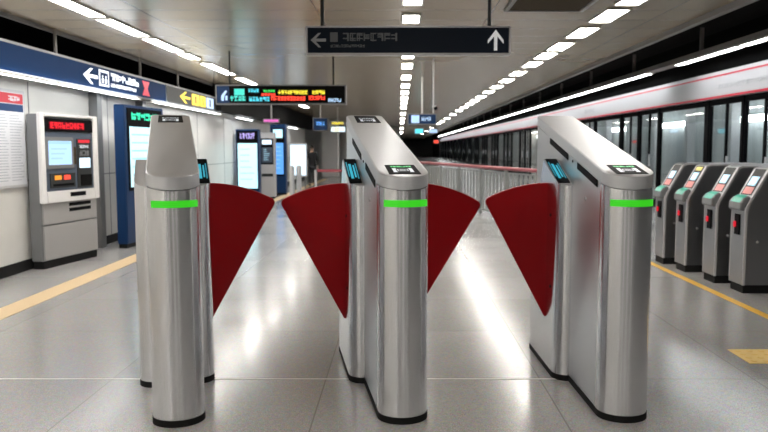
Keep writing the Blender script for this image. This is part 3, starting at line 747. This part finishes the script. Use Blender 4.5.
for i, (a, b) in enumerate(zip(posts[:-1], posts[1:])):
    L = b-a
    nm = ORD[i] if i < len(ORD) else '%dth' % (i+1)
    lab = ('black framed wide fixed glass panel' if L > 2 else 'black framed sliding glass door') + ' of the platform screen, %s counted from the near end' % nm
    t = thing('platform_screen_door', (6.06, a, 0), 0, lab, 'glass door', 'platform screen doors')
    pw_ = .09
    MB().box(0, .10, 0, pw_, 0, 2.33).build('post', 'black', t)
    f = MB(); f.box(.02, .08, pw_, L, 0, .18); f.box(.02, .08, pw_, L, 2.22, 2.33)
    if L > 2: f.box(.02, .08, pw_, pw_+.16, .18, 2.22)
    f.box(.02, .08, L-.05, L, .18, 2.22)
    if L <= 2: f.box(.03, .07, L/2-.03+.02, L/2+.03+.02, .18, 2.22)
    f.build('frame', 'black', t)
    MB().box(.045, .055, pw_, L-.05, .18, 2.22).build('glass_pane', 'glass', t)
    if L <= 2:
        MB().box(.0, .03, L/2-.12, L/2-.09, .95, 1.25).build('handle', 'lightgrey', t)
# pale columns, and lamps added to brighten the space behind the glass
for i in range(30):
    tag(MB().box(7.55, 7.75, 12+i*2.6, 12.22+i*2.6, -.8, 3.3).build('tunnel_column', 'lightgrey'), 'pale square column on the track side, seen through the platform doors', 'column', 'columns beyond the platform doors')
for i in range(18):  # hidden above the band, added to light the tunnel wall
    t = thing('ceiling_lamp', (7.1, 11+i*4.2, 3.6), 0, 'long unseen lamp added over the track to brighten the tunnel behind the platform doors', 'ceiling lamp', 'added lamps over the track')
    MB().box(-.15, .15, -1.7, 1.7, -.15, .01).build('housing', 'trunk', t)
    MB().box(-.13, .13, -1.65, 1.65, -.18, -.15).build('diffuser', 'lamp_cool', t)
for i in range(7):  # added for tunnel light and white streaks in the panes
    t = thing('tunnel_fill_lamp', (8.13, 12+i*5.2, 2.1), 0, 'cool strip lamp added on the tunnel wall to brighten it beyond the platform doors', 'strip lamp', 'added strip lamps in the tunnel')
    MB().box(-.03, .09, -1.2, 1.2, -.06, .06).build('housing', 'trunk', t)
    MB().box(-.09, -.03, -1.15, 1.15, -.09, .05).build('tube', 'lamp_cool', t)

# ------------------------------------------------------------------ fence with red handrail
A, B = Vector((2.75, 11.8, 0)), Vector((.35, 21.7, 0)); d = (B-A); Lf = d.length
t = thing('railing', A, math.atan2(d.y, d.x), 'pale slatted railing with a red handrail behind the middle and right gates', 'railing')
MB().tube((-.05, 0, 1.0), (Lf+.05, 0, 1.0), .035, 12).build('handrail', 'rail_red', t, smooth=True)
m = MB().box(0, Lf, -.015, .015, .90, .93); m.box(0, Lf, -.015, .015, .08, .12)
m.build('rail', 'slat', t)
for i in range(8):
    x = i*Lf/7; MB().box(x-.025, x+.025, -.03, .03, 0, .97).build('post', 'slat', t)
m = MB(); n_ = int(Lf/.2)
for i in range(n_):
    x = (i+.5)*Lf/n_
    m.box(x-.05, x+.05, -.008, .008, .12, .90)
m.build('slat_panel', 'slat', t)
# belt barrier
for k_i, (x0, x1, Yb, lab) in enumerate([(-1.55, -.7, 13.8, 'thin red belt barrier on two posts, beside the distant person')]):
    t = thing('belt_barrier', (x0, Yb, 0), 0, lab, 'barrier')
    for x in (0, x1-x0):
        MB().tube((x, 0, .02), (x, 0, 1.0), .025, 12).build('post', 'lightgrey', t, smooth=True)
        MB().tube((x, 0, 0), (x, 0, .02), .15, 20).build('base', 'grey', t, smooth=True)
    MB().box(.02, x1-x0-.02, -.002, .002, .96, 1.01).build('belt', 'rail_red', t)
# bins / small steel posts near the blue kiosk
for i, (px, Yp) in enumerate([(292, 17.5), (299, 17.9)]):
    t = thing('steel_bollard', ((px-400)*Yp/750, Yp, 0), 0, ['slim steel bollard in front of the blue kiosk, left of the pair', 'slim steel bollard in front of the white lit board, right of the pair'][i], 'bollard', 'steel bollards by the far kiosks')
    MB().tube((0, 0, 0), (0, 0, .95), .06, 16).build('post', 'lid', t, smooth=True)
    ball(MB(), (0, 0, .95), .06, 8, .6).build('cap', 'lid', t, smooth=True)
# far columns
for i, (px, Yp, w) in enumerate([(330, 37, .8), (352, 42, .8), (384, 45, .7)]):
    struct('column_%d' % (i+1), MB().box((px-400)*Yp/750-w/2, (px-400)*Yp/750+w/2, Yp, Yp+w, 0, ZC), 'white_paint', .02)

# ------------------------------------------------------------------ distant person
def skin_mesh(name, joints, edges, radii, mat, parent, sub=1):
    me = bpy.data.meshes.new(name); me.from_pydata(joints, edges, [])
    o = bpy.data.objects.new(name, me); COL.objects.link(o)
    sk = o.modifiers.new('skin', 'SKIN'); sk.use_smooth_shade = True
    lay = me.skin_vertices[0] if me.skin_vertices else None
    for i, r in enumerate(radii):
        me.skin_vertices[0].data[i].radius = (r[0], r[1]) if isinstance(r, tuple) else (r, r)
    me.skin_vertices[0].data[0].use_root = True
    s = o.modifiers.new('sub', 'SUBSURF'); s.levels = sub; s.render_levels = sub
    dg = bpy.context.evaluated_depsgraph_get(); ev = o.evaluated_get(dg)
    m2 = bpy.data.meshes.new_from_object(ev); m2.materials.clear(); m2.materials.append(M[mat])
    for p in m2.polygons: p.use_smooth = True
    bpy.data.objects.remove(o); n = bpy.data.objects.new(name, m2); COL.objects.link(n)
    if parent: n.parent = parent
    return n
def add_skin_layer(me):
    bm = bmesh.new(); bm.from_mesh(me); bm.verts.layers.skin.verify(); bm.to_mesh(me); bm.free()
def skin_obj(name, J, E, Rr, mat, parent, sub=1):
    me = bpy.data.meshes.new(name); me.from_pydata(J, E, []); 
    bm = bmesh.new(); bm.from_mesh(me); lay = bm.verts.layers.skin.verify(); bm.verts.ensure_lookup_table()
    for v in bm.verts:
        r = Rr[v.index]; v[lay].radius = r if isinstance(r, tuple) else (r, r)
        v[lay].use_root = (v.index == 0)
    bm.to_mesh(me); bm.free()
    o = bpy.data.objects.new(name, me); COL.objects.link(o)
    o.modifiers.new('skin', 'SKIN'); s = o.modifiers.new('sub', 'SUBSURF'); s.levels = sub
    dg = bpy.context.evaluated_depsgraph_get(); ev = o.evaluated_get(dg)
    m2 = bpy.data.meshes.new_from_object(ev); m2.materials.clear(); m2.materials.append(M[mat])
    for p in m2.polygons: p.use_smooth = True
    bpy.data.objects.remove(o); n = bpy.data.objects.new(name, m2); COL.objects.link(n); n.parent = parent
    return n
Yp = 28.
P = thing('person', ((312.3-400)*Yp/750, Yp, 0), R(15), 'person in a long black coat and dark trousers, standing far down the hall', 'person')
J = [(0,0,.80), (0,0,.95), (0,.0,1.12), (0,0,1.24), (0,-.005,1.29), (0,-.01,1.37), (0,-.01,1.45)]
E = [(0,1), (1,2), (2,3), (3,4), (4,5), (5,6)]
Q = [(.12,.09), (.11,.085), (.14,.09), (.07,.06), (.045,.045), (.072,.085), (.05,.06)]
for s in (-1, 1):
    k = len(J); J += [(s*.075,0,.74), (s*.085,-.01 if s > 0 else .03,.42), (s*.085,.02 if s > 0 else .08,.08), (s*.09,-.03 if s > 0 else .02,.035), (s*.095,-.14 if s > 0 else -.09,.025)]
    E += [(0,k), (k,k+1), (k+1,k+2), (k+2,k+3), (k+3,k+4)]; Q += [.075, .052, .038, .035, .024]
    k = len(J); J += [(s*.155,0,1.20), (s*.20,.02,.96), (s*.21,-.03,.74), (s*.21,-.045,.69), (s*.205,-.05,.65)]
    E += [(2,k), (k,k+1), (k+1,k+2), (k+2,k+3), (k+3,k+4)]; Q += [.05, .040, .028, .022, .028]
    h = k+4
    for f_ in range(4):
        a = len(J); yy_ = -.075+f_*.018; ln = (.05, .06, .057, .045)[f_]
        J += [(s*.205, yy_, .63), (s*.20, yy_-.005, .63-ln*.6), (s*.193, yy_-.012, .63-ln)]
        E += [(h, a), (a, a+1), (a+1, a+2)]; Q += [.0085, .008, .007]
    a = len(J); J += [(s*.19, -.085, .66), (s*.183, -.10, .63)]; E += [(h-1, a), (a, a+1)]; Q += [.01, .008]
body = skin_obj('body', J, E, Q, 'skin', P)
# clothing follows the body, a little wider
J = [(0,0,.80), (0,0,.95), (0,0,1.12), (0,0,1.23), (0,0,.62)]; E = [(0,1), (1,2), (2,3), (0,4)]; Q = [(.155,.115), (.14,.105), (.165,.11), (.085,.075), (.17,.13)]
for s in (-1, 1):
    k = len(J); J += [(s*.16,0,1.195), (s*.20,.02,.96), (s*.21,-.03,.75)]; E += [(2,k), (k,k+1), (k+1,k+2)]; Q += [.066, .054, .042]
skin_obj('coat', J, E, Q, 'coat', P)
J = [(0,0,.78)]; E = []; Q = [(.13,.1)]
for s in (-1, 1):
    k = len(J); J += [(s*.075,0,.72), (s*.085,-.01 if s > 0 else .03,.42), (s*.085,.02 if s > 0 else .08,.09)]; E += [(0,k), (k,k+1), (k+1,k+2)]; Q += [.088, .066, .055]
skin_obj('trousers', J, E, Q, 'trousers', P)
m = MB(); 
for s in (-1, 1): ball(m, (s*.092, -.05 if s > 0 else 0, .035), .035, 8, .9); m.box(s*.092-.035, s*.092+.035, (-.16 if s > 0 else -.11), (.05 if s > 0 else .1), 0, .05)
m.build('shoe', 'rubber', P, bevel=.01)
ball(MB(), (0, .012, 1.425), .088, 10, 1.0).build('hair', 'hair', P, smooth=True)
m = MB()
for s in (-1, 1): ball(m, (s*.03, -.085, 1.39), .010, 6)
m.build('eye', 'black', P)
ball(MB(), (0, -.10, 1.365), .014, 6, 1.4).build('nose', 'skin', P, smooth=True)

# ------------------------------------------------------------------ world, camera, view
w = bpy.data.worlds.new('World'); sc.world = w; w.use_nodes = True
w.node_tree.nodes['Background'].inputs[0].default_value = (.9, .95, 1, 1); w.node_tree.nodes['Background'].inputs[1].default_value = .3
cam = bpy.data.cameras.new('Camera'); co = bpy.data.objects.new('Camera', cam); COL.objects.link(co); sc.camera = co
co.location = (0, 0, H)
pitch = math.atan((216-148)/750.)
co.rotation_euler = (R(90)-pitch, 0, 0)
cam.sensor_width = 36; cam.lens = 36*750/768; cam.shift_x = -16/768.
cam.clip_start = .05; cam.clip_end = 200
cam.dof.use_dof = True; cam.dof.focus_distance = 4.1; cam.dof.aperture_fstop = 3.2
sc.view_settings.view_transform = 'Standard'; sc.view_settings.look = 'None'; sc.view_settings.gamma = 1
sc.view_settings.use_curve_mapping = False; sc.view_settings.exposure = .12
sc.cycles.use_denoising = True
sc.cycles.max_bounces = 8; sc.cycles.diffuse_bounces = 4; sc.cycles.glossy_bounces = 5; sc.cycles.transparent_max_bounces = 12
sc.cycles.sample_clamp_indirect = 6
